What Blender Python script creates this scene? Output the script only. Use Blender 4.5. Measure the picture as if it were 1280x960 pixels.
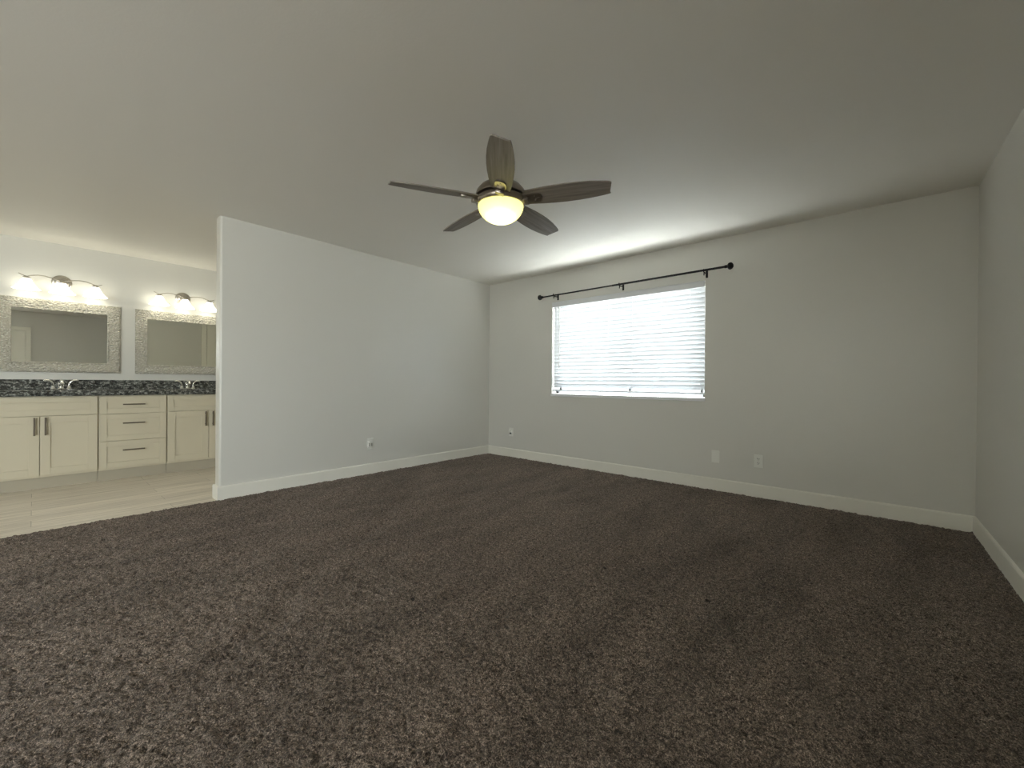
import bpy, bmesh, math, random
import numpy as np
from mathutils import Vector, Matrix

S = bpy.context.scene
for o in list(bpy.data.objects):
    bpy.data.objects.remove(o)
COL = S.collection
PI = math.pi
H = 2.44            # ceiling height
W = 4.77            # window wall length
PART_END = -3.30    # free end of the partition wall
REAR = -9.2

# ------------------------------------------------------------------ camera
cam_d = bpy.data.cameras.new('camera')
cam = bpy.data.objects.new('camera', cam_d)
COL.objects.link(cam)
right = Vector((0.75355168, 0.65733748, 0.00820379))
up = Vector((-0.00845879, -0.00278294, 0.99996035))
fwd = Vector((-0.65733425, 0.7535912, -0.00346319))
m = Matrix((right, up, -fwd)).transposed().to_4x4()
m.translation = Vector((4.2358, -4.3468, 1.0302))
cam.matrix_world = m
cam_d.sensor_width = 36
cam_d.lens = 521.55 * 36 / 1280
cam_d.clip_start = 0.02
S.camera = cam

# ------------------------------------------------------------------ light and exposure
S.view_settings.view_transform = 'Standard'
S.view_settings.look = 'None'
S.view_settings.gamma = 1
S.view_settings.use_curve_mapping = False
S.view_settings.exposure = 0.26
try:
    S.cycles.use_denoising = True
    S.cycles.denoising_prefilter = 'NONE'
    S.cycles.max_bounces = 14
    S.cycles.diffuse_bounces = 8
    S.cycles.transparent_max_bounces = 16
    S.cycles.sample_clamp_indirect = 6
except Exception:
    pass

SKY = 26.5          # brightness of the day outside
BOWL = 1.05         # glow of the ceiling fan bowl
VANITY = 3.5       # emission of the vanity shades

world = bpy.data.worlds.new('day')
S.world = world
world.use_nodes = True
wn = world.node_tree.nodes; wl = world.node_tree.links
wn.clear()
wo = wn.new('ShaderNodeOutputWorld'); bg = wn.new('ShaderNodeBackground')
tc = wn.new('ShaderNodeTexCoord'); sx = wn.new('ShaderNodeSeparateXYZ'); rp = wn.new('ShaderNodeValToRGB')
mp = wn.new('ShaderNodeMapRange'); mp.inputs[1].default_value = -1; mp.inputs[2].default_value = 1
rp.color_ramp.elements[0].position = 0.47; rp.color_ramp.elements[0].color = (1.0, 0.985, 0.95, 1)
rp.color_ramp.elements[1].position = 0.53; rp.color_ramp.elements[1].color = (0.97, 0.985, 1.0, 1)
wl.new(tc.outputs['Generated'], sx.inputs[0]); wl.new(sx.outputs['Z'], mp.inputs[0])
wl.new(mp.outputs[0], rp.inputs[0]); wl.new(rp.outputs[0], bg.inputs['Color'])
bg.inputs['Strength'].default_value = SKY
wl.new(bg.outputs[0], wo.inputs[0])

# window opening: daylight enters here (portal only guides the sampling of the sky)
WX0, WX1, WZ0, WZ1 = 1.115, 2.962, 0.865, 2.055
pd = bpy.data.lights.new('window_portal', 'AREA')
pd.shape = 'RECTANGLE'; pd.size = WX1 - WX0; pd.size_y = WZ1 - WZ0
pd.cycles.is_portal = True
po = bpy.data.objects.new('window_portal', pd); COL.objects.link(po)
po.location = ((WX0 + WX1) / 2, 0.13, (WZ0 + WZ1) / 2); po.rotation_euler = (-PI / 2, 0, 0)

# unseen window added in the right wall behind the camera to light the room
RY0, RY1, RZ0, RZ1 = -8.9, -6.4, 0.80, 2.1
pd2 = bpy.data.lights.new('added_window_portal', 'AREA')
pd2.shape = 'RECTANGLE'; pd2.size = RY1 - RY0; pd2.size_y = RZ1 - RZ0
pd2.cycles.is_portal = True
po2 = bpy.data.objects.new('added_window_portal', pd2); COL.objects.link(po2)
po2.location = (W + 0.01474 * 7.65 + 0.13, (RY0 + RY1) / 2, (RZ0 + RZ1) / 2); po2.rotation_euler = (PI / 2, 0, PI / 2)

# ------------------------------------------------------------------ materials
def mat(name, color=(0.8, 0.8, 0.8), rough=0.6, metal=0.0, spec=0.5):
    mt = bpy.data.materials.new(name); mt.use_nodes = True
    b = mt.node_tree.nodes['Principled BSDF']
    b.inputs['Base Color'].default_value = (*color, 1)
    b.inputs['Roughness'].default_value = rough
    b.inputs['Metallic'].default_value = metal
    b.inputs['Specular IOR Level'].default_value = spec
    return mt

class N:
    """small node helper"""
    def __init__(self, mt):
        self.t = mt.node_tree; self.b = mt.node_tree.nodes['Principled BSDF']
        self.out = mt.node_tree.nodes['Material Output']
    def new(self, kind, **kw):
        n = self.t.nodes.new(kind)
        for k, v in kw.items():
            if k in n.inputs: n.inputs[k].default_value = v
            else: setattr(n, k, v)
        return n
    def link(self, a, b): self.t.links.new(a, b)
    def coords(self, scale=(1, 1, 1), which='Object', rot=(0, 0, 0)):
        c = self.new('ShaderNodeTexCoord'); mp = self.new('ShaderNodeMapping')
        mp.inputs['Scale'].default_value = scale; mp.inputs['Rotation'].default_value = rot
        self.link(c.outputs[which], mp.inputs[0]); return mp.outputs[0]
    def noise(self, vec, scale, detail=4, rough=0.55):
        n = self.new('ShaderNodeTexNoise', Scale=scale, Detail=detail, Roughness=rough)
        self.link(vec, n.inputs['Vector']); return n
    def ramp(self, fac, stops):
        r = self.new('ShaderNodeValToRGB'); e = r.color_ramp.elements
        while len(e) < len(stops): e.new(0.5)
        for el, (p, c) in zip(e, stops): el.position = p; el.color = (*c, 1)
        self.link(fac, r.inputs[0]); return r.outputs[0]
    def bump(self, fac, strength, dist, prev=None):
        b = self.new('ShaderNodeBump', Strength=strength, Distance=dist)
        self.link(fac, b.inputs['Height'])
        if prev: self.link(prev, b.inputs['Normal'])
        return b.outputs[0]

def painted(name, color, scale=90, strength=0.10, rough=0.36, spec=0.8):
    mt = mat(name, color, rough, spec=spec); n = N(mt)
    v = n.coords()
    t = n.noise(v, scale, 3, 0.6)
    n.link(n.bump(t.outputs['Fac'], strength, 0.004), n.b.inputs['Normal'])
    return mt

M = {}
M['wall'] = painted('wall_paint', (0.665, 0.655, 0.61))
M['ceiling'] = painted('ceiling_paint', (0.86, 0.84, 0.785), 80, 0.12, 0.6, 0.3)
M['trim'] = mat('trim_paint', (0.80, 0.785, 0.715), 0.45, spec=0.35)
M['white'] = mat('white_plastic', (0.80, 0.80, 0.77), 0.4)
M['outlet'] = mat('outlet_plastic', (0.80, 0.80, 0.755), 0.4)
M['dark'] = mat('dark_slot_and_shade', (0.03, 0.03, 0.03), 0.6)  # slots, and the shade painted below the phone jack
M['vinyl_white'] = mat('window_vinyl', (0.85, 0.86, 0.88), 0.4)
M['black'] = mat('black_metal', (0.010, 0.010, 0.011), 0.6, 0.0, 0.2)
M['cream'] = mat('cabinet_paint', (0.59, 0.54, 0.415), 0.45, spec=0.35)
M['toe'] = mat('shaded_toe_board_paint', (0.42, 0.385, 0.305), 0.6, spec=0.2)  # board colour with the shade under the cabinets darkened in
M['pull'] = mat('brushed_pull_metal', (0.15, 0.122, 0.092), 0.5, 0.5)
M['chrome'] = mat('chrome', (0.82, 0.82, 0.80), 0.12, 1.0)
M['nickel'] = mat('brushed_nickel', (0.50, 0.47, 0.42), 0.32, 1.0)
M['bronze'] = mat('dark_nickel', (0.30, 0.265, 0.225), 0.28, 1.0)
M['mirror'] = mat('mirror_silver', (0.88, 0.90, 0.87), 0.015, 1.0)
M['basin'] = mat('porcelain', (0.85, 0.85, 0.82), 0.15)
M['door'] = mat('door_paint', (0.86, 0.84, 0.76), 0.45, spec=0.3)

# carpet -------------------------------------------------------------
def carpet_material():
    mt = mat('carpet_pile', (0.1, 0.085, 0.07), 0.95, spec=0.05); n = N(mt)
    v = n.coords()
    big = n.noise(n.coords((2.6, 0.75, 1), rot=(0, 0, -0.55)), 1.6, 5, 0.62)
    mid = n.noise(v, 80, 4, 0.75)
    fine = n.noise(v, 230, 4, 0.8)
    c1 = n.ramp(fine.outputs['Fac'], [(0.36, (0.018, 0.012, 0.009)), (0.50, (0.172, 0.133, 0.106)), (0.64, (0.50, 0.405, 0.335))])
    c2 = n.ramp(mid.outputs['Fac'], [(0.36, (0.28, 0.26, 0.24)), (0.60, (1.38, 1.38, 1.38))])
    c3 = n.ramp(big.outputs['Fac'], [(0.33, (0.75, 0.74, 0.73)), (0.50, (1.0, 1.0, 1.0)), (0.70, (1.20, 1.19, 1.18))])
    a = n.new('ShaderNodeMix', data_type='RGBA', blend_type='MULTIPLY'); a.inputs[0].default_value = 1
    n.link(c1, a.inputs[6]); n.link(c2, a.inputs[7])
    b = n.new('ShaderNodeMix', data_type='RGBA', blend_type='MULTIPLY'); b.inputs[0].default_value = 1
    n.link(a.outputs[2], b.inputs[6]); n.link(c3, b.inputs[7])
    # small dark spots multiplied into the pile colour
    prev = None; cc = n.new('ShaderNodeTexCoord')
    for sx_, sy_, k in ((2.602, -3.171, 1.2), (3.103, -2.246, 1.25), (3.645, -2.256, 1.2), (3.673, -3.218, 1.3), (2.446, -1.424, 1.2), (2.631, -2.611, 1.6)):
        dd = n.new('ShaderNodeVectorMath', operation='DISTANCE'); dd.inputs[1].default_value = (sx_, sy_, 0.004)
        n.link(cc.outputs['Object'], dd.inputs[0])
        sc_ = n.new('ShaderNodeMath', operation='MULTIPLY'); sc_.inputs[1].default_value = k; n.link(dd.outputs['Value'], sc_.inputs[0])
        if prev is None: prev = sc_.outputs[0]
        else:
            mi = n.new('ShaderNodeMath', operation='MINIMUM'); n.link(prev, mi.inputs[0]); n.link(sc_.outputs[0], mi.inputs[1]); prev = mi.outputs[0]
    wob = n.new('ShaderNodeMath', operation='MULTIPLY_ADD'); wob.inputs[1].default_value = 0.016
    n.link(mid.outputs['Fac'], wob.inputs[0]); n.link(prev, wob.inputs[2])
    msk = n.ramp(wob.outputs[0], [(0.019, (0.10, 0.09, 0.08)), (0.027, (1, 1, 1))])
    b2 = n.new('ShaderNodeMix', data_type='RGBA', blend_type='MULTIPLY'); b2.inputs[0].default_value = 1
    n.link(b.outputs[2], b2.inputs[6]); n.link(msk, b2.inputs[7]); b = b2
    n.link(b.outputs[2], n.b.inputs['Base Color'])
    n1 = n.bump(mid.outputs['Fac'], 0.7, 0.012)
    n.link(n.bump(fine.outputs['Fac'], 0.8, 0.005, n1), n.b.inputs['Normal'])
    n.b.inputs['Sheen Weight'].default_value = 0.15
    return mt
M['carpet'] = carpet_material()

def vinyl_material():
    mt = mat('light_plank_vinyl', (0.5, 0.45, 0.37), 0.42, spec=0.35); n = N(mt)
    v = n.coords(rot=(0, 0, PI / 2))
    br = n.new('ShaderNodeTexBrick', Scale=1.0)
    br.offset = 0.37
    br.inputs['Brick Width'].default_value = 1.2; br.inputs['Row Height'].default_value = 0.18
    br.inputs['Mortar Size'].default_value = 0.0012
    br.inputs['Color1'].default_value = (0.80, 0.74, 0.645, 1); br.inputs['Color2'].default_value = (0.69, 0.635, 0.55, 1)
    br.inputs['Mortar'].default_value = (0.30, 0.27, 0.22, 1)
    n.link(v, br.inputs['Vector'])
    g = n.noise(n.coords((38, 1.6, 1)), 1.0, 5, 0.65)
    c = n.ramp(g.outputs['Fac'], [(0.3, (0.74, 0.72, 0.70)), (0.65, (1.12, 1.12, 1.12))])
    a = n.new('ShaderNodeMix', data_type='RGBA', blend_type='MULTIPLY'); a.inputs[0].default_value = 1
    n.link(br.outputs['Color'], a.inputs[6]); n.link(c, a.inputs[7])
    n.link(a.outputs[2], n.b.inputs['Base Color'])
    return mt
M['vinyl'] = vinyl_material()

def granite_material():
    mt = mat('speckled_granite', (0.1, 0.1, 0.1), 0.12, spec=0.9); n = N(mt)
    v = n.coords((1, 0.55, 1))
    a = n.noise(v, 62, 5, 0.75)
    c = n.ramp(a.outputs['Fac'], [(0.42, (0.012, 0.013, 0.014)), (0.52, (0.075, 0.08, 0.075)), (0.60, (0.30, 0.31, 0.29)), (0.74, (0.62, 0.62, 0.58))])
    n.link(c, n.b.inputs['Base Color'])
    return mt
M['granite'] = granite_material()

def frame_material():
    mt = mat('hammered_silver_white', (0.80, 0.78, 0.72), 0.32, 0.0, spec=0.5); n = N(mt)
    v = n.coords((1, 1, 1.9))
    vo = n.new('ShaderNodeTexVoronoi', Scale=46.0); n.link(v, vo.inputs['Vector'])
    no = n.noise(v, 45, 3, 0.6)
    mx = n.new('ShaderNodeMath', operation='ADD'); n.link(vo.outputs['Distance'], mx.inputs[0]); n.link(no.outputs['Fac'], mx.inputs[1])
    n.link(n.bump(mx.outputs[0], 1.0, 0.02), n.b.inputs['Normal'])
    c = n.ramp(mx.outputs[0], [(0.45, (0.95, 0.935, 0.88)), (0.95, (0.56, 0.53, 0.45))])
    n.link(c, n.b.inputs['Base Color'])
    return mt
M['frame'] = frame_material()

def blade_material():
    mt = mat('grey_brown_wood', (0.2, 0.17, 0.14), 0.5, spec=0.3); n = N(mt)
    g = n.noise(n.coords((2.5, 55, 8)), 1.0, 5, 0.65)
    n.link(n.ramp(g.outputs['Fac'], [(0.3, (0.165, 0.14, 0.12)), (0.7, (0.31, 0.275, 0.245))]), n.b.inputs['Base Color'])
    return mt
M['blade'] = blade_material()

def slat_material():
    mt = mat('white_blind_slat', (0.78, 0.79, 0.80), 0.5, spec=0.3); n = N(mt)
    tr = n.new('ShaderNodeBsdfTranslucent'); tr.inputs['Color'].default_value = (0.90, 0.93, 0.96, 1)
    mx = n.new('ShaderNodeMixShader'); mx.inputs[0].default_value = 0.15
    n.link(n.b.outputs[0], mx.inputs[1]); n.link(tr.outputs[0], mx.inputs[2]); n.link(mx.outputs[0], n.out.inputs['Surface'])
    return mt
M['slat'] = slat_material()

def glass_material():
    mt = mat('window_glass', (1, 1, 1), 0.05); n = N(mt)
    t = n.new('ShaderNodeBsdfTransparent'); t.inputs['Color'].default_value = (0.94, 0.97, 0.97, 1)
    g = n.new('ShaderNodeBsdfGlossy'); g.inputs['Roughness'].default_value = 0.03
    mx = n.new('ShaderNodeMixShader'); mx.inputs[0].default_value = 0.06
    n.link(t.outputs[0], mx.inputs[1]); n.link(g.outputs[0], mx.inputs[2]); n.link(mx.outputs[0], n.out.inputs['Surface'])
    return mt
M['glass'] = glass_material()

def bowl_material():
    """frosted glass bowl glowing from the bulb inside, hottest where the bulb sits low in the bowl"""
    mt = mat('frosted_bowl', (0.9, 0.88, 0.7), 0.5); n = N(mt)
    c = n.new('ShaderNodeTexCoord')
    d = n.new('ShaderNodeVectorMath', operation='DISTANCE'); d.inputs[1].default_value = (0.02, -0.02, -0.445)
    n.link(c.outputs['Object'], d.inputs[0])
    no = n.noise(n.coords((1, 1, 1)), 14, 3, 0.6)
    ad = n.new('ShaderNodeMath', operation='MULTIPLY_ADD'); ad.inputs[1].default_value = 0.03
    n.link(no.outputs['Fac'], ad.inputs[0]); n.link(d.outputs['Value'], ad.inputs[2])
    col = n.ramp(ad.outputs[0], [(0.045, (9.0, 8.6, 5.5)), (0.085, (3.2, 3.0, 1.2)), (0.125, (1.9, 1.8, 0.62)), (0.17, (1.35, 1.28, 0.42))])
    e = n.new('ShaderNodeEmission', Strength=BOWL); n.link(col, e.inputs['Color'])
    n.link(e.outputs[0], n.out.inputs['Surface'])
    return mt
M['bowl'] = bowl_material()

def glow(name, color, strength):
    mt = mat(name, (0.9, 0.9, 0.85), 0.4); b = mt.node_tree.nodes['Principled BSDF']
    b.inputs['Emission Color'].default_value = (*color, 1); b.inputs['Emission Strength'].default_value = strength
    return mt
M['shade'] = glow('lit_frosted_shade', (1.0, 0.955, 0.80), VANITY)
M['bulb'] = glow('lit_bulb', (1.0, 0.94, 0.76), VANITY * 1.3)

# ------------------------------------------------------------------ mesh helpers
class MB:
    def __init__(self): self.bm = bmesh.new()
    def box(self, x0, x1, y0, y1, z0, z1, bevel=0.0, segs=2):
        r = bmesh.ops.create_cube(self.bm, size=1)
        for v in r['verts']:
            v.co = Vector(((x0 + x1) / 2 + v.co.x * (x1 - x0), (y0 + y1) / 2 + v.co.y * (y1 - y0), (z0 + z1) / 2 + v.co.z * (z1 - z0)))
        if bevel:
            es = {e for v in r['verts'] for e in v.link_edges}
            bmesh.ops.bevel(self.bm, geom=list(es), offset=bevel, segments=segs, profile=0.5, affect='EDGES')
        return self
    def quad(self, *pts):
        self.bm.faces.new([self.bm.verts.new(p) for p in pts]); return self
    def tube(self, pts, r, seg=10, radii=None, closed_ends=True):
        pts = [Vector(p) for p in pts]; rings = []
        ref = None
        for i, p in enumerate(pts):
            t = (pts[min(i + 1, len(pts) - 1)] - pts[max(i - 1, 0)]).normalized()
            if ref is None:
                ref = t.orthogonal().normalized()
            a = (ref - t * ref.dot(t)).normalized(); ref = a; b = t.cross(a)
            rr = radii[i] if radii else r
            rings.append([self.bm.verts.new(p + (a * math.cos(2 * PI * k / seg) + b * math.sin(2 * PI * k / seg)) * rr) for k in range(seg)])
        for q, w in zip(rings, rings[1:]):
            for k in range(seg):
                self.bm.faces.new((q[k], q[(k + 1) % seg], w[(k + 1) % seg], w[k]))
        if closed_ends:
            self.bm.faces.new(rings[0][::-1]); self.bm.faces.new(rings[-1])
        return self
    def lathe(self, prof, center=(0, 0, 0), axis='z', seg=40, cap=True):
        rings = []
        for r, h in prof:
            ring = []
            for k in range(seg):
                c, s = r * math.cos(2 * PI * k / seg), r * math.sin(2 * PI * k / seg)
                p = {'z': (c, s, h), 'x': (h, c, s), 'y': (s, h, c)}[axis]
                ring.append(self.bm.verts.new(Vector(center) + Vector(p)))
            rings.append(ring)
        for q, w in zip(rings, rings[1:]):
            for k in range(seg):
                self.bm.faces.new((q[k], q[(k + 1) % seg], w[(k + 1) % seg], w[k]))
        if cap:
            if prof[0][0] > 1e-4: self.bm.faces.new(rings[0][::-1])
            if prof[-1][0] > 1e-4: self.bm.faces.new(rings[-1])
        return self
    def prism(self, outline, z0, z1):
        a = [self.bm.verts.new((x, y, z0)) for x, y in outline]; b = [self.bm.verts.new((x, y, z1)) for x, y in outline]
        n = len(outline)
        self.bm.faces.new(a[::-1]); self.bm.faces.new(b)
        for k in range(n): self.bm.faces.new((a[k], a[(k + 1) % n], b[(k + 1) % n], b[k]))
        return self
    def sweep(self, prof, path):
        """open profile (offset, z) along a horizontal path; offset is to the left-hand normal given per path point"""
        rings = []
        for (p, nrm) in path:
            rings.append([self.bm.verts.new((p[0] + nrm[0] * o, p[1] + nrm[1] * o, z)) for o, z in prof])
        for q, w in zip(rings, rings[1:]):
            for k in range(len(prof)):
                self.bm.faces.new((q[k], q[(k + 1) % len(prof)], w[(k + 1) % len(prof)], w[k]))
        self.bm.faces.new(rings[0][::-1]); self.bm.faces.new(rings[-1])
        return self
    def build(self, name, material, parent=None, smooth=None, loc=None, rot=None, keep_normals=False):
        if not keep_normals: bmesh.ops.recalc_face_normals(self.bm, faces=self.bm.faces)
        me = bpy.data.meshes.new(name); self.bm.to_mesh(me); self.bm.free()
        me.materials.append(material)
        if smooth is not None:
            for p in me.polygons: p.use_smooth = True
            if smooth < 179: me.set_sharp_from_angle(angle=math.radians(smooth))
        o = bpy.data.objects.new(name, me); COL.objects.link(o)
        if parent: o.parent = parent
        if loc: o.location = loc
        if rot: o.rotation_euler = rot
        return o

def tag(o, label, cat, group=None, kind=None):
    o['label'] = label; o['category'] = cat
    if group: o['group'] = group
    if kind: o['kind'] = kind
    return o
def thing(name, loc, label, cat, group=None, rz=0.0):
    o = bpy.data.objects.new(name, None); COL.objects.link(o)
    o.location = loc; o.rotation_euler = (0, 0, rz); o.empty_display_size = 0.1
    return tag(o, label, cat, group)
def structure(o, label, cat): return tag(o, label, cat, kind='structure')
def copy_tree(o, parent=None):
    c = o.copy(); COL.objects.link(c); c.parent = parent
    for ch in list(o.children): copy_tree(ch, c)
    return c

# ------------------------------------------------------------------ room shell
ANG = 0.01474       # the right wall is a touch out of square
def rx(y): return W - math.tan(ANG) * y       # inner face of the right wall at y
BX = -2.22          # bathroom vanity wall face
BY = -1.60          # bathroom end wall

# carpet: a dense sheet with tufts and soft undulations
def carpet_mesh():
    rng = np.random.default_rng(4)
    x0, x1, y0, y1, st = 0.0, W + 0.16, REAR, 0.0, 0.0085
    nx, ny = int((x1 - x0) / st) + 1, int((y1 - y0) / st) + 1
    X, Y = np.meshgrid(np.linspace(x0, x1, nx), np.linspace(y0, y1, ny))
    def smooth(cell):
        gx, gy = int((x1 - x0) / cell) + 3, int((y1 - y0) / cell) + 3
        g = rng.standard_normal((gy, gx))
        u, v = (X - x0) / cell, (Y - y0) / cell
        i, j = u.astype(int), v.astype(int); fu, fv = u - i, v - j
        fu = fu * fu * (3 - 2 * fu); fv = fv * fv * (3 - 2 * fv)
        return (g[j, i] * (1 - fu) + g[j, i + 1] * fu) * (1 - fv) + (g[j + 1, i] * (1 - fu) + g[j + 1, i + 1] * fu) * fv
    ca, sa = math.cos(0.55), math.sin(0.55)
    def streak(lx, ly):
        g = rng.standard_normal((90, 260)); u = (X * ca + Y * sa + 6) / lx; v = (-X * sa + Y * ca + 12) / ly
        i, j = u.astype(int) % 258, v.astype(int) % 88; fu, fv = u - np.floor(u), v - np.floor(v)
        fu = fu * fu * (3 - 2 * fu); fv = fv * fv * (3 - 2 * fv)
        return (g[j, i] * (1 - fu) + g[j, i + 1] * fu) * (1 - fv) + (g[j + 1, i] * (1 - fu) + g[j + 1, i + 1] * fu) * fv
    edge = np.clip(np.minimum(np.minimum(X - x0, -Y), W - X) / 0.30, 0, 1)
    Z = 0.0030 * rng.standard_normal(X.shape) + 0.0016 * smooth(0.03) + 0.0022 * (0.3 + 0.7 * edge) * smooth(0.10) + 0.003 * edge * smooth(0.34)
    Z += 0.009 * edge * np.clip(streak(0.11, 0.42), -1.5, 0.6) * np.clip(0.5 + 0.5 * smooth(0.9), 0, 1)
    Z += 0.004
    X = X + 0.0022 * rng.standard_normal(X.shape) * ((X > x0 + .01) & (X < x1 - .01))
    Y = Y + 0.0022 * rng.standard_normal(X.shape) * ((Y > y0 + .01) & (Y < y1 - .01))
    Z[:, 0] = -0.012
    V = np.stack([X, Y, Z], -1).reshape(-1, 3)
    idx = np.arange(nx * ny).reshape(ny, nx)
    F = np.stack([idx[:-1, :-1], idx[:-1, 1:], idx[1:, 1:], idx[1:, :-1]], -1).reshape(-1, 4)
    nv = len(V)         # backing under the pile
    V = np.concatenate([V, [(x0, y0, -.045), (x1, y0, -.045), (x1, y1, -.045), (x0, y1, -.045)]])
    F = np.concatenate([F, [[nv, nv + 1, nv + 2, nv + 3]]])
    me = bpy.data.meshes.new('floor')
    me.vertices.add(len(V)); me.vertices.foreach_set('co', V.ravel().astype(np.float32))
    me.loops.add(F.size); me.loops.foreach_set('vertex_index', F.ravel().astype(np.int32))
    me.polygons.add(len(F)); me.polygons.foreach_set('loop_start', (np.arange(len(F)) * 4).astype(np.int32))
    me.update(calc_edges=True); me.validate()
    me.polygons.foreach_set('use_smooth', np.ones(len(F), bool))
    me.materials.append(M['carpet'])
    return me
fl = bpy.data.objects.new('floor', carpet_mesh()); COL.objects.link(fl)
structure(fl, 'grey-brown wall-to-wall carpet with flattened patches', 'carpet')

bf = MB().box(BX - 0.15, 0.0, REAR - 0.15, BY + 0.15, -0.06, 0.0).build('floor_bathroom', M['vinyl'])
structure(bf, 'pale wood-look plank floor in front of the cream vanity', 'floor')

cl = MB().box(BX - 0.2, W + 0.4, REAR - 0.2, 0.2, H, H + 0.1).build('ceiling', M['ceiling'])
structure(cl, 'plain off-white painted ceiling', 'ceiling')

# window wall with its opening
b = MB()
b.box(-0.13, WX0, 0, 0.16, -0.06, H); b.box(WX1, W + 0.15, 0, 0.16, -0.06, H)
b.box(WX0, WX1, 0, 0.16, -0.06, WZ0); b.box(WX0, WX1, 0, 0.16, WZ1, H)
structure(b.build('wall_window', M['wall']), 'greige wall around the window', 'wall')
# partition with rounded free end
b = MB()
r = 0.018; n = 6
out = [(0.0, 0.0), (-0.13, 0.0)]
for k in range(n + 1):
    a = PI + (PI / 2) * k / n
    out.append((-0.13 + r + r * math.cos(a), PART_END + r + r * math.sin(a)))
for k in range(n + 1):
    a = 1.5 * PI + (PI / 2) * k / n
    out.append((-r + r * math.cos(a), PART_END + r + r * math.sin(a)))
b.prism(out, -0.06, H)
structure(b.build('wall_left', M['wall'], smooth=35), 'grey partition wall ending beside the vanity area', 'wall')
b = MB()
def wall_piece(ya, yb, z0, z1): b.prism([(rx(ya), ya), (rx(ya) + .15, ya), (rx(yb) + .15, yb), (rx(yb), yb)], z0, z1)
wall_piece(0.0, RY1, -0.06, H); wall_piece(RY0, REAR - .15, -0.06, H); wall_piece(RY1, RY0, -0.06, RZ0); wall_piece(RY1, RY0, RZ1, H)
structure(b.build('wall_right', M['wall']), 'plain greige wall at the right edge', 'wall')
w2 = bpy.data.objects.new('added_window', None); COL.objects.link(w2); w2.location = (rx(RY0), RY0, RZ0); w2.rotation_euler = (0, 0, ANG)  # added out of view as an extra source of daylight
structure(w2, 'white framed window added behind the camera to light the room', 'window')
b = MB(); q0, q1, f_ = 0.06, 0.11, 0.045; rw, rh = RY1 - RY0, RZ1 - RZ0
for a_, c_, d_, e_ in ((0, rw, 0, f_), (0, rw, rh - f_, rh), (0, f_, f_, rh - f_), (rw - f_, rw, f_, rh - f_), (rw / 2 - .02, rw / 2 + .02, f_, rh - f_)):
    b.box(q0, q1, a_, c_, d_, e_, .003)
b.build('window_frame', M['vinyl_white'], w2)
MB().box(0.086, 0.090, f_ - .004, rw - f_ + .004, f_ - .004, rh - f_ + .004).build('glass_pane', M['glass'], w2)
structure(MB().box(BX - .15, W + .4, REAR - .15, REAR, -0.06, H).build('wall_rear', M['wall']), 'wall behind the camera', 'wall')
structure(MB().box(BX - .15, BX, REAR - .15, BY + .15, 0, H).build('wall_bathroom', M['wall']), 'pale wall carrying the framed mirrors and vanity lights', 'wall')
structure(MB().box(BX, -0.13, BY, BY + .15, 0, H).build('wall_bathroom_end', M['wall']), 'end wall of the vanity area behind the partition', 'wall')

# baseboards
BH = 0.119
prof = [(0, -0.03), (0.014, -0.03), (0.014, BH - 0.012), (0.011, BH - 0.004), (0.005, BH), (0, BH)]
def base(name, pts, label):
    """pts: list of (x, y, nx, ny) with mitred normals"""
    o = MB().sweep(prof, [((x, y), (nx, ny)) for x, y, nx, ny in pts]).build(name, M['trim'])
    return structure(o, label, 'baseboard')
base('baseboard_window', [(0.0, 0, 1, -1), (rx(0), 0, -1, -1)], 'white baseboard under the window')
base('baseboard_left', [(0, 0, 1, -1), (0, PART_END, 1, -1), (-0.13, PART_END, -1, -1), (-0.13, PART_END + 0.9, -1, 0)],
     'white baseboard wrapping the partition and its end')
base('baseboard_right', [(rx(0), 0, -1, -1), (rx(REAR), REAR, -1, 0)], 'white baseboard along the right wall')
base('baseboard_rear', [(0, REAR, 0, 1), (rx(REAR), REAR, -1, 1)], 'white baseboard behind the camera')

# ------------------------------------------------------------------ doors the mirrors reflect
def panel_door(name, parent_loc, rz, label, width, material, handed=1):
    """closed door on a wall, built in the local x-z plane facing -y"""
    t = bpy.data.objects.new(name, None); COL.objects.link(t); t.location = parent_loc; t.rotation_euler = (0, 0, rz)
    structure(t, label, 'door')
    c = MB(); w = width
    c.box(-0.075, 0, -0.02, 0, 0, 2.11, 0.004); c.box(w, w + 0.075, -0.02, 0, 0, 2.11, 0.004); c.box(-0.075, w + 0.075, -0.022, 0, 2.035, 2.11, 0.004)
    c.build('door_casing', material, t)
    d = MB(); d.box(0.003, w - .003, -0.008, 0, 0.012, 2.032)
    xs = [0.003, 0.11, w / 2 - .045, w / 2 + .045, w - .11, w - .003]
    for a_, b_ in ((0, 1), (2, 3), (4, 5)): d.box(xs[a_], xs[b_], -0.018, -0.008, 0.012, 2.032, 0.002)
    for z0, z1 in ((0.012, .24), (0.88, 1.02), (1.90, 2.032)):
        d.box(xs[1], xs[2], -0.018, -0.008, z0, z1, 0.002); d.box(xs[3], xs[4], -0.018, -0.008, z0, z1, 0.002)
    d.build('door_leaf', material, t)
    k = MB().lathe([(0.0, -0.075), (0.02, -0.073), (0.028, -0.058), (0.02, -0.042), (0.009, -0.036), (0.009, -0.026), (0.03, -0.024), (0.03, -0.018)], (w - .065 if handed > 0 else .065, 0, 0.95), 'y', 20)
    k.build('door_knob', M['nickel'], t, smooth=40)
    return t
panel_door('door_1', (rx(-4.46) - 0.002, -4.46, 0), -PI / 2 + ANG, 'white panelled door behind the camera, seen in the left mirror', 0.80, M['door'])
panel_door('door_2', (-0.131, -1.71, 0), -PI / 2, 'cream panelled door on the back of the partition, seen in the right mirror', 0.72, M['door'])

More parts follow.
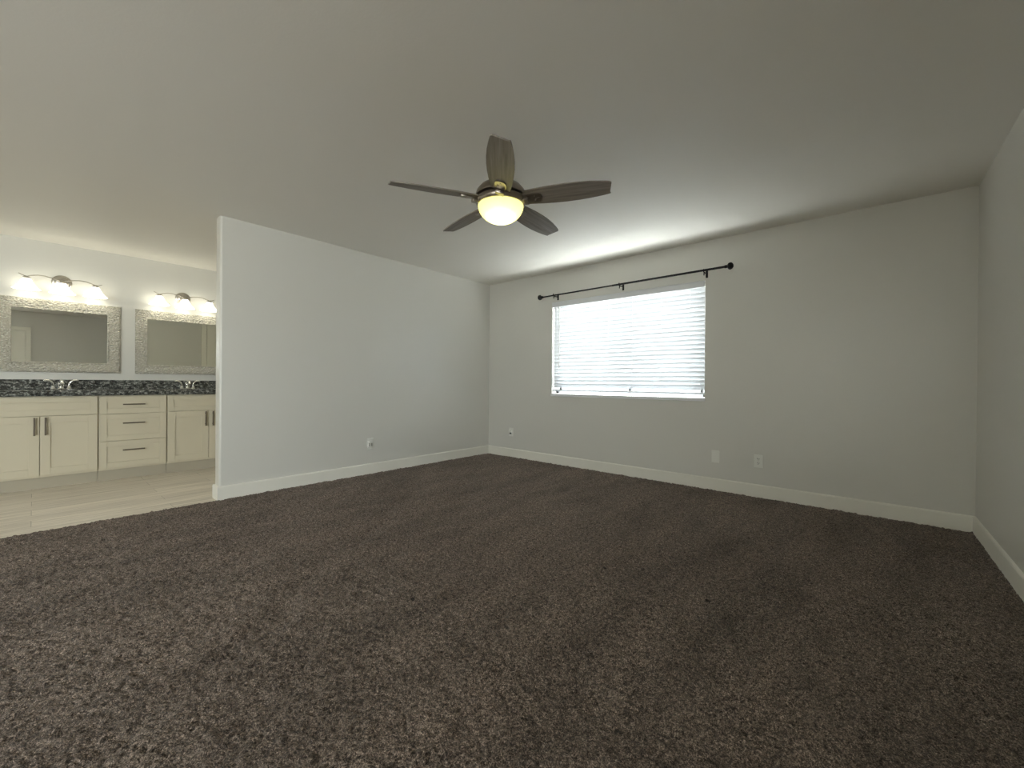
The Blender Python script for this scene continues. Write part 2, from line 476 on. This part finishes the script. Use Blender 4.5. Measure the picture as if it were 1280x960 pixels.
# ------------------------------------------------------------------ window
win = bpy.data.objects.new('window_1', None); COL.objects.link(win); win.location = (WX0, 0, WZ0)
structure(win, 'white sliding window behind the blinds', 'window')
ww, wh = WX1 - WX0, WZ1 - WZ0
b = MB(); y0, y1 = 0.10, 0.155; fw = 0.045
b.box(0, ww, y0, y1, 0.03, 0.03 + fw, .003); b.box(0, ww, y0, y1, wh - fw, wh, .003)
b.box(0, fw, y0, y1, 0.03, wh, .003); b.box(ww - fw, ww, y0, y1, 0.03, wh, .003)
b.build('window_frame', M['vinyl_white'], win)
for k, (a_, c_, yy) in enumerate(((fw, ww * 0.545 + .02, 0.115), (ww * 0.545 - .02, ww - fw, 0.135))):
    b = MB(); s = 0.035; zb, zt = 0.03 + fw, wh - fw
    b.box(a_, c_, yy, yy + .018, zb, zb + s, .002); b.box(a_, c_, yy, yy + .018, zt - s, zt, .002)
    b.box(a_, a_ + s, yy, yy + .018, zb, zt, .002); b.box(c_ - s, c_, yy, yy + .018, zb, zt, .002)
    sash = b.build('sash', M['vinyl_white'], win)
    MB().box(a_ + s - .004, c_ - s + .004, yy + .007, yy + .011, zb + s - .004, zt - s + .004).build('glass_pane', M['glass'], sash)
b = MB(); b.box(-0.004, ww + 0.004, -0.014, 0.11, -0.004, 0.028, .004)
b.build('window_sill', M['vinyl_white'], win)

# ------------------------------------------------------------------ window blind
bl = thing('window_blind', (WX0, 0, WZ0), 'white horizontal slat blind closed over the window', 'blind')
b = MB(); b.box(0.006, ww - .006, -0.014, 0.004, wh - .068, wh - .004, .003); b.box(0.006, ww - .006, -0.017, -0.013, wh - .012, wh - .004, .001)
b.box(0.006, ww - .006, -0.017, -0.013, wh - .068, wh - .061, .001)
b.build('valance', M['slat'], bl)
MB().box(0.012, ww - .012, 0.008, 0.062, wh - .058, wh - .006, .003).build('headrail', M['white'], bl)
NS = 22; PITCH = 0.0462; TILT = math.radians(73); zt = wh - 0.088
slats = MB(); YC = 0.034
for k in range(NS):
    z = zt - k * PITCH
    n = 6; rows = []
    tl = TILT + math.radians(random.Random(k).uniform(-1.5, 1.5))
    for side in (0, 1):
        ring = []
        for i in range(n + 1):
            s = (i / n - 0.5) * 0.054
            bow = 0.0022 * (1 - (2 * i / n - 1) ** 2) + (0.0013 if side else -0.0013)
            # inner edge up: s>0 runs towards the room (-y) and up
            ring.append((-s * math.cos(tl) + bow * math.sin(tl), s * math.sin(tl) + bow * math.cos(tl)))
        rows.append(ring)
    loop = rows[0] + rows[1][::-1]
    A = [slats.bm.verts.new((0.010, YC + yy, z + zz)) for yy, zz in loop]
    B = [slats.bm.verts.new((ww - 0.010, YC + yy, z + zz)) for yy, zz in loop]
    L = len(loop)
    for i in range(L): slats.bm.faces.new((A[i], A[(i + 1) % L], B[(i + 1) % L], B[i]))
    slats.bm.faces.new(A[::-1]); slats.bm.faces.new(B)
slats.build('slats', M['slat'], bl, smooth=40)
zbot = zt - (NS - 1) * PITCH
MB().box(0.010, ww - .010, YC - .024, YC + .024, 0.062, 0.082, .005).build('bottom_rail', M['slat'], bl)
for x in (1.186, 1.903, 2.197, 2.815):
    b = MB(); xx = x - WX0
    for yy in (YC - .027, YC + .027):
        b.tube([(xx, yy, wh - .06), (xx, yy, 0.075)], 0.0011, 6)
    for k in range(NS):
        z = zt - k * PITCH
        b.tube([(xx, YC - .026, z + .008), (xx, YC + .026, z - .024)], 0.0008, 5)
    b.lathe([(0.0, 0.058), (0.005, 0.056), (0.006, 0.048), (0.0, 0.044)], (xx, YC - .027, 0), 'z', 10)
    b.build('ladder_cord', M['white'], bl)
b = MB(); b.tube([(2.52 - WX0, YC - .029, wh - .06), (2.52 - WX0, YC - .029, 0.08)], 0.0009, 6)
b.build('lift_cord', M['outlet'], bl)
b = MB(); b.tube([(1.232 - WX0, -0.004, wh - .068), (1.232 - WX0, -0.006, wh - .09), (1.231 - WX0, -0.006, 0.354)], 0.0045, 8)
b.build('tilt_wand', M['outlet'], bl, smooth=40)

# ------------------------------------------------------------------ curtain rod
RY, RZ = -0.09, 2.126
cr = thing('curtain_rod', (2.08, 0, RZ), 'thin black metal curtain rod above the window', 'curtain rod')
def rl(x): return x - 2.08
MB().tube([(rl(1.02), RY, -.006), (rl(2.05), RY, 0)], 0.0085, 14).tube([(rl(2.0), RY, 0), (rl(3.17), RY, .006)], 0.0105, 14).build('rod', M['black'], cr, smooth=40)
for x, z, sg in ((1.02, -.006, -1), (3.17, .006, 1)):
    prof_f = [(0.0, 0.062), (0.016, 0.060), (0.031, 0.048), (0.035, 0.036), (0.031, 0.022), (0.017, 0.013), (0.012, 0.008), (0.015, 0.006), (0.015, -0.012), (0.0, -0.014)]
    MB().lathe([(r_, h_ * sg) for r_, h_ in prof_f], (rl(x), RY, z), 'x', 8).build('finial', M['black'], cr)
for x in (1.205, 2.09, 2.975):
    b = MB(); X = rl(x)
    b.box(X - .011, X + .011, -0.004, 0, -0.052, 0.022, .001)
    b.tube([(X, -0.004, -0.012), (X, -0.05, -0.014), (X, -0.082, -0.016), (X, -0.104, -0.012), (X, -0.108, 0.0), (X, -0.104, 0.012)], 0.0055, 8)
    b.tube([(X, -0.092, -0.014), (X, -0.094, -0.045)], 0.005, 8)
    b.build('bracket', M['black'], cr, smooth=40)

# ------------------------------------------------------------------ ceiling fan
FX, FY = 2.5016, -2.4765
fan = thing('ceiling_fan', (FX, FY, H), 'five-blade ceiling fan with a lit glass bowl', 'ceiling fan')
MB().lathe([(0.0, 0.0), (0.068, 0.0), (0.07, -0.012), (0.06, -0.045), (0.032, -0.068), (0.0, -0.07)], seg=40).build('canopy', M['bronze'], fan, smooth=40)
MB().tube([(0, 0, -0.06), (0, 0, -0.19)], 0.014, 16).build('downrod', M['bronze'], fan, smooth=40)
MB().lathe([(0.0, -0.165), (0.03, -0.167), (0.045, -0.185), (0.085, -0.200), (0.125, -0.222), (0.148, -0.250), (0.154, -0.272), (0.152, -0.282), (0.146, -0.284), (0.0, -0.284)], seg=56).build('motor_housing', M['bronze'], fan, smooth=40)
MB().lathe([(0.0, -0.284), (0.120, -0.284), (0.120, -0.296), (0.151, -0.298), (0.153, -0.304), (0.151, -0.322), (0.144, -0.332), (0.136, -0.334), (0.0, -0.330)], seg=56).build('light_ring', M['bronze'], fan, smooth=40)
bowl_prof = [(0.138, -0.331)]
for k in range(1, 15):
    a = (PI / 2) * k / 14
    bowl_prof.append((0.139 * math.cos(a), -0.331 - 0.108 * math.sin(a)))
bowl_prof[-1] = (0.0005, bowl_prof[-1][1])
MB().lathe(bowl_prof, seg=56, cap=False).build('light_bowl', M['bowl'], fan, smooth=179)
PH = 5.45573
def blade_halfwidths():
    return [(0.150, 0.054), (0.156, 0.059), (0.20, 0.064), (0.26, 0.070), (0.33, 0.075), (0.40, 0.077), (0.47, 0.075), (0.54, 0.069), (0.60, 0.060), (0.635, 0.053), (0.652, 0.048), (0.660, 0.040)]
def make_blade():
    hw = blade_halfwidths()
    outline = [(x, -h) for x, h in hw] + [(x - 0.012 * (1 if i == len(hw) - 1 else 0), h * 0.96) for i, (x, h) in reversed(list(enumerate(hw)))]
    b = MB().prism(outline, -0.0035, 0.0035)
    bl_ = b.build('blade', M['blade'], fan)
    q = MB()
    arm = [(0.125, -0.022), (0.16, -0.024), (0.20, -0.034), (0.232, -0.034), (0.252, -0.024), (0.258, -0.008), (0.258, 0.008), (0.252, 0.024), (0.232, 0.034), (0.20, 0.034), (0.16, 0.024), (0.125, 0.022)]
    q.prism(arm, -0.0115, -0.0037)
    q.box(.135, .178, -.026, .026, -.034, -.011, .004)
    for sx_, sy_ in ((0.215, 0.016), (0.215, -0.016), (0.238, 0.0)):
        q.lathe([(0.0, -0.0145), (0.0045, -0.0138), (0.0055, -0.0115)], (sx_, sy_, 0), 'z', 10)
    q.build('blade_bracket', M['bronze'], bl_, smooth=30)
    return bl_
bl0 = make_blade()
PITCH_B = math.radians(14)
for k in range(5):
    bb = bl0 if k == 0 else copy_tree(bl0, fan)
    a = PH + k * 2 * PI / 5
    bb.matrix_local = Matrix.Translation((0, 0, -0.300)) @ Matrix.Rotation(a, 4, 'Z') @ Matrix.Rotation(-PITCH_B, 4, 'X')

# ------------------------------------------------------------------ wall outlets and plates
def plate_mb(w=0.072, h=0.118, t=0.0075):
    return MB().box(-w / 2, w / 2, -t, 0, -h / 2, h / 2, .0025)
def sockets(parent, which=(1, -1)):
    for s in which:
        f = MB(); f.box(-.017, .017, -.0085, -.004, s * .0195 - .0145, s * .0195 + .0145, .002)
        rc = f.build('socket', M['outlet'], parent)
        h = MB(); h.box(-.0085, -.0055, -.0092, -.007, s * .0195 - .002, s * .0195 + .009); h.box(.0055, .0085, -.0092, -.007, s * .0195 - .003, s * .0195 + .008)
        h.lathe([(0.0028, -.0092), (0.0028, -.007)], (0, 0, s * .0195 - .008), 'y', 10)
        h.build('slots', M['dark'], rc)
t = thing('wall_outlet', (3.434, 0, 0.333), 'white duplex power outlet low on the window wall', 'outlet')
plate_mb().build('cover_plate', M['outlet'], t); sockets(t)
MB().lathe([(0.0, -.0085), (.003, -.008), (.0035, -.006)], (0, 0, 0), 'y', 10).build('screw', M['nickel'], t)
t = thing('blank_plate', (3.070, 0, 0.330), 'blank white wall plate just beside the duplex power outlet', 'wall plate')
plate_mb(0.070, 0.118, 0.008).build('cover_plate', M['outlet'], t)
for z in (.042, -.042): MB().lathe([(0.0, -.0095), (.003, -.009), (.0035, -.007)], (0, 0, z), 'y', 10).build('screw', M['outlet'], t)
t = thing('phone_jack', (0.437, 0, 0.345), 'small white phone jack plate beside the room corner', 'wall plate')
plate_mb(0.070, 0.115).build('cover_plate', M['outlet'], t)
MB().box(-.024, .024, -.030, -.005, -.004, .034, .004).build('jack_box', M['outlet'], t)
b = MB(); b.box(-.012, .012, -.024, -.0058, -.026, -.0045, .002); b.build('jack_shadow', M['dark'], t)  # dark block standing in for the shadow below the jack box
t = thing('wall_outlet', (0, -1.885, 0.338), 'white outlet with a plug-in adapter on the partition wall', 'outlet', rz=PI / 2)
plate_mb(0.078, 0.122).build('cover_plate', M['outlet'], t); sockets(t, (1, -1))
t = thing('plug_adapter', (0, -1.900, 0.335), 'small white plug-in adapter on the partition wall outlet', 'adapter', rz=PI / 2)
MB().box(-.026, .012, -.040, -.0095, -.036, .030, .005).build('body', M['outlet'], t)
MB().box(.0125, .020, -.036, -.012, -.022, .012, .002).build('side_block', M['dark'], t)  # dark block beside the adapter body
MB().box(-.016, -.010, -.0425, -.0405, -.020, .016).build('front_strip', M['dark'], t)  # narrow dark strip on the adapter front

# ------------------------------------------------------------------ vanity cabinets
FXF = -1.600        # face of the doors
def shaker(y0, y1, z0, z1, rail=0.062, recess=0.010, th=0.020):
    """five-piece front in absolute coordinates, front face at x = FXF"""
    b = MB(); a0, a1 = FXF - th, FXF
    b.box(a0, a1, y0, y0 + rail, z0, z1, .0015); b.box(a0, a1, y1 - rail, y1, z0, z1, .0015)
    b.box(a0, a1, y0 + rail, y1 - rail, z0, z0 + rail * .95, .0015); b.box(a0, a1, y0 + rail, y1 - rail, z1 - rail * .95, z1, .0015)
    b.box(a0 + .002, a1 - recess, y0 + rail - .002, y1 - rail + .002, z0 + rail * .9, z1 - rail * .9)
    return b
def bar_pull(p0, p1):
    p0, p1 = Vector(p0), Vector(p1); d = (p1 - p0).normalized(); b = MB()
    out_ = Vector((0.028, 0, 0))
    c0, c1 = p0 + out_, p1 + out_
    lo_ = Vector((min(c0.x, c1.x) - .004, min(c0.y, c1.y) - .0065, min(c0.z, c1.z) - .0065)); hi_ = Vector((max(c0.x, c1.x) + .004, max(c0.y, c1.y) + .0065, max(c0.z, c1.z) + .0065))
    b.box(lo_.x, hi_.x, lo_.y, hi_.y, lo_.z, hi_.z, .002)
    for q in (p0 + d * .016, p1 - d * .016): b.tube([q, q + Vector((0.026, 0, 0))], 0.0048, 8)
    return b
def shift(o, loc):
    o.data.transform(Matrix.Translation(-Vector(loc))); return o
def cabinet(name, y0, y1, label, group):
    base_ = Vector(((BX + FXF) / 2, (y0 + y1) / 2, 0))
    t = thing(name, base_, label, 'cabinet', group)
    b = MB(); xa, xb, ya, yb = BX + .002, FXF - .021, y0 + .001, y1 - .001
    b.box(xa, xb, ya, ya + .016, 0.11, 0.866); b.box(xa, xb, yb - .016, yb, 0.11, 0.866)
    b.box(xa, xb, ya + .016, yb - .016, 0.11, 0.128); b.box(xa, xa + .010, ya + .016, yb - .016, 0.128, 0.866)
    b.box(xb - .018, xb, ya + .016, yb - .016, 0.128, 0.866)
    shift(b.build('body', M['cream'], t), base_)
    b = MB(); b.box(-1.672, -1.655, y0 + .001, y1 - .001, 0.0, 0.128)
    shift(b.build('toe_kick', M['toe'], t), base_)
    return t, base_
def add(mb, name, material, parent, base_, **kw): return shift(mb.build(name, material, parent, **kw), base_)

def sink_base(y0, y1, gap, label):
    t, bs = cabinet('sink_cabinet', y0, y1, label, 'vanity cabinets')
    add(shaker(y0 + .004, y1 - .006, 0.684, 0.856, .052), 'false_front', M['cream'], t, bs)
    for a_, c_, hy in ((y0 + .004, gap - .002, gap - .033), (gap + .002, y1 - .006, gap + .036)):
        d = add(shaker(a_, c_, 0.132, 0.680, .066), 'door', M['cream'], t, bs)
        add(bar_pull((FXF, hy, 0.510), (FXF, hy, 0.664)), 'handle', M['pull'], d, bs)
    return t
sink_base(-4.694, -3.922, -4.309, 'cream shaker sink cabinet with two doors, under the first mirror and left of the drawers')
t, bs = cabinet('drawer_cabinet', -3.922, -3.386, 'cream shaker cabinet of three drawers between the sink cabinets', 'vanity cabinets')
for z0, z1, hz in ((0.680, 0.856, .774), (0.404, 0.676, .582), (0.132, 0.400, .306)):
    d = add(shaker(-3.914, -3.394, z0, z1, .055), 'drawer', M['cream'], t, bs)
    add(bar_pull((FXF, -3.738, hz), (FXF, -3.578, hz)), 'handle', M['pull'], d, bs)
sink_base(-3.386, -2.630, -3.008, 'cream shaker sink cabinet partly hidden by the partition wall')

# ------------------------------------------------------------------ countertop, sinks and faucets
ct = thing('countertop', (-1.9, -3.66, 0.868), 'dark speckled granite countertop across the vanity cabinets', 'countertop')
bs = Vector((-1.9, -3.66, 0.868))
S1, S2, SXC = -4.16, -3.112, -1.90
def slab():
    bm = bmesh.new()
    b = MB(); b.bm = bm
    x0, x1, y0, y1, z0, z1 = BX + .002, -1.586, -4.72, -2.605, 0.868, 0.922
    # grid of top faces around two oval bowls
    def oval(yc, z, n=32, sx_=.165, sy_=.215): return [(SXC + sx_ * math.cos(2 * PI * k / n), yc + sy_ * math.sin(2 * PI * k / n), z) for k in range(n)]
    ymid = (S1 + S2) / 2
    for yc, ya, yb in ((S1, y0, ymid), (S2, ymid, y1)):
        for z, flip in ((z1, 1), (z0, -1)):
            n = 32; ov = [bm.verts.new(p) for p in oval(yc, z, n)]
            outer = []
            for k in range(n):
                a = 2 * PI * k / n; c, s = math.cos(a), math.sin(a)
                dx = (x1 - SXC) if c > 0 else (SXC - x0); dy = (yb - yc) if s > 0 else (yc - ya)
                tt = min(dx / abs(c) if abs(c) > 1e-6 else 1e9, dy / abs(s) if abs(s) > 1e-6 else 1e9)
                outer.append(bm.verts.new((SXC + c * tt, yc + s * tt, z)))
            for k in range(n): bm.faces.new((ov[k], ov[(k + 1) % n], outer[(k + 1) % n], outer[k]))
            for cx_, cy_ in ((x0, ya), (x1, ya), (x1, yb), (x0, yb)):
                best = sorted(outer, key=lambda v: (v.co.x - cx_) ** 2 + (v.co.y - cy_) ** 2)
                a1 = min((v for v in outer if abs(v.co.x - cx_) < 1e-5), key=lambda v: abs(v.co.y - cy_))
                a2 = min((v for v in outer if abs(v.co.y - cy_) < 1e-5), key=lambda v: abs(v.co.x - cx_))
                if (a1.co - a2.co).length > 1e-4:
                    bm.faces.new((a1, bm.verts.new((cx_, cy_, z)), a2))
            if flip == 1: rim_top = ov
            else: rim_bot = ov
        for k in range(32): bm.faces.new((rim_top[k], rim_top[(k + 1) % 32], rim_bot[(k + 1) % 32], rim_bot[k]))
    e = 0.004
    er = 0.014; ed = [(x1 + er, z0)] + [(x1 + er * math.cos(PI / 2 * k / 5), z1 - er + er * math.sin(PI / 2 * k / 5)) for k in range(6)]
    b.quad((x1, y0, z0), (x1, y1, z0), (x1 + er, y1, z0), (x1 + er, y0, z0))
    for (xa, za), (xb, zb) in zip(ed, ed[1:]): b.quad((xa, y0, za), (xa, y1, za), (xb, y1, zb), (xb, y0, zb))
    for ye in (y0, y1): bm.faces.new([bm.verts.new((xx, ye, zz)) for xx, zz in ed] + [bm.verts.new((x1, ye, z0))])
    b.quad((x0, y0, z0), (x0, y1, z0), (x0, y1, z1), (x0, y0, z1))
    b.quad((x0, y0, z0), (x1, y0, z0), (x1, y0, z1), (x0, y0, z1)); b.quad((x0, y1, z0), (x1, y1, z0), (x1, y1, z1), (x0, y1, z1))
    bmesh.ops.remove_doubles(bm, verts=bm.verts, dist=1e-4)
    return b
add(slab(), 'slab', M['granite'], ct, bs)
b = MB(); b.box(BX + .001, BX + .021, -4.72, -2.605, 0.922, 1.022, .002)
add(b, 'backsplash', M['granite'], ct, bs)
for yc in (S1, S2):
    b = MB()
    prof_b = [(1.03, 0.866), (1.0, 0.862), (0.93, 0.80), (0.75, 0.75), (0.4, 0.733), (0.08, 0.73), (0.0005, 0.728)]
    b.lathe([(r_, z_) for r_, z_ in prof_b], (0, 0, 0), 'z', 40, cap=False)
    for v in b.bm.verts: v.co.x = SXC + v.co.x * .167; v.co.y = yc + v.co.y * .217
    add(b, 'sink_bowl', M['basin'], ct, bs, smooth=60)

def make_faucet():
    t = thing('faucet', (-2.105, S1, 0.922), 'chrome two-handle faucet on the granite below the first mirror', 'faucet', 'bathroom faucets')
    b = MB(); b.lathe([(0.0, 0.0), (0.027, 0.0), (0.027, 0.006), (0.02, 0.016), (0.021, 0.03), (0.024, 0.05), (0.026, 0.062), (0.019, 0.076), (0.0, 0.08)], seg=24)
    b.tube([(0, 0, 0.055), (0.04, 0, 0.085), (0.085, 0, 0.088), (0.12, 0, 0.068), (0.125, 0, 0.055)], 0.012, 14, radii=[.016, .015, .013, .012, .011])
    b.build('spout', M['chrome'], t, smooth=40)
    MB().box(-.024, .03, -.075, .075, 0, .006, .003).build('base', M['chrome'], t)
    MB().tube([(-.008, 0, .074), (-.008, 0, .092)], .004, 8).lathe([(0.0, .106), (.008, .103), (.010, .097), (.008, .091), (0.0, .088)], (-.008, 0, 0), 'z', 16).build('lift_rod', M['chrome'], t, smooth=40)
    for s in (-1, 1):
        b = MB(); b.lathe([(0.0, 0.0), (0.022, 0.0), (0.021, 0.008), (0.015, 0.02), (0.013, 0.036), (0.0, 0.040)], (0, s * .056, 0), seg=20)
        b.tube([(0, s * .056, .032), (0.003, s * .059, .058), (0.006, s * .070, .080), (0.008, s * .088, .092), (0.010, s * .112, .093), (0.010, s * .124, .090)], 0.007, 12, radii=[.011, .0105, .010, .009, .008, .006])
        b.build('handle', M['chrome'], t, smooth=40)
    return t
f1 = make_faucet()
f2 = copy_tree(f1); f2.location = (-2.105, S2, 0.922); f2['label'] = 'chrome two-handle faucet on the granite below the mirror beside the partition'

# ------------------------------------------------------------------ framed mirrors
def make_mirror():
    t = thing('wall_mirror', (BX, -4.152, 1.471), 'silver-framed rectangular mirror above the first sink, showing a dark wall', 'mirror', 'framed vanity mirrors')
    ow, oh, fw_ = 0.448, 0.373, 0.106
    # profile from outer edge to inner edge: (distance from the outer edge, depth)
    pr = [(0.0, 0.0), (0.0, 0.020), (0.004, 0.028), (0.014, 0.033), (0.030, 0.034), (0.055, 0.030), (0.080, 0.022), (0.090, 0.018), (0.095, 0.021), (0.101, 0.021), (0.106, 0.014), (0.106, 0.004)]
    b = MB(); rings = []
    for d, x in pr:
        rings.append([b.bm.verts.new((x, sy * (ow - d), sz * (oh - d))) for sy, sz in ((-1, -1), (1, -1), (1, 1), (-1, 1))])
    for q, w in zip(rings, rings[1:]):
        for k in range(4): b.bm.faces.new((q[k], q[(k + 1) % 4], w[(k + 1) % 4], w[k]))
    b.build('frame', M['frame'], t, smooth=40)
    MB().box(0.002, 0.008, -(ow - .1), ow - .1, -(oh - .1), oh - .1).build('glass', M['mirror'], t)
    return t
m1 = make_mirror()
m2 = copy_tree(m1); m2.location = (BX, -3.130, 1.471); m2['label'] = 'silver-framed rectangular mirror nearest the partition, showing a pale wall'

# ------------------------------------------------------------------ vanity light fixtures
def make_vanity_light():
    t = thing('vanity_light', (BX, -4.155, 2.04), 'three-shade nickel vanity light above the mirror showing a dark wall', 'wall lamp', 'vanity lights')
    MB().lathe([(0.0, 0.026), (0.030, 0.024), (0.050, 0.018), (0.055, 0.012), (0.068, 0.010), (0.075, 0.004), (0.075, 0.0)], (0, 0, 0), 'x', 40).build('backplate', M['nickel'], t, smooth=40)
    b = MB(); pts = []
    ctrl = [(-.292, .026), (-.27, .012), (-.242, .000), (-.21, .014), (-.165, .026), (-.12, .026), (-.07, .014), (-.03, .000), (0, -.006), (.03, .000), (.07, .014), (.12, .024), (.165, .022), (.21, .008), (.242, -.006), (.27, .000), (.292, .010)]
    b.tube([(0.13, y, z) for y, z in ctrl], 0.0048, 10)
    b.tube([(0.015, 0, 0.0), (0.07, 0, 0.004), (0.13, 0, -.006)], 0.009, 10)
    for s in (-.035, .035): b.tube([(0.012, s, -0.03), (0.05, s * .8, -.02), (0.128, s * .5, -.002)], 0.004, 8)
    b.build('bar', M['nickel'], t, smooth=40)
    for y, z in ((-.242, -.002), (0, -.010), (.242, -.008)):
        sh = MB().lathe([(0.026, -.014), (0.030, -.020), (0.036, -.034), (0.048, -.060), (0.064, -.088), (0.082, -.110), (0.096, -.122), (0.093, -.122), (0.079, -.107), (0.061, -.084), (0.045, -.056), (0.033, -.032), (0.026, -.018)], (0.13, y, z), seg=40, cap=False).build('shade', M['shade'], t, smooth=60)
        MB().lathe([(0.0, .004), (0.012, .003), (0.026, -.006), (0.030, -.018), (0.026, -.022), (0.0, -.022)], (0.13, y, z), seg=24).build('shade_cap', M['nickel'], sh, smooth=40)
        MB().lathe([(0.0, -.022), (0.012, -.024), (0.013, -.045), (0.024, -.062), (0.028, -.080), (0.022, -.098), (0.0, -.106)], (0.13, y, z), seg=20).build('bulb', M['bulb'], sh, smooth=60)
    return t
v1 = make_vanity_light()
v2 = copy_tree(v1); v2.location = (BX, -3.140, 2.03); v2['label'] = 'three-shade nickel vanity light above the mirror nearest the partition'
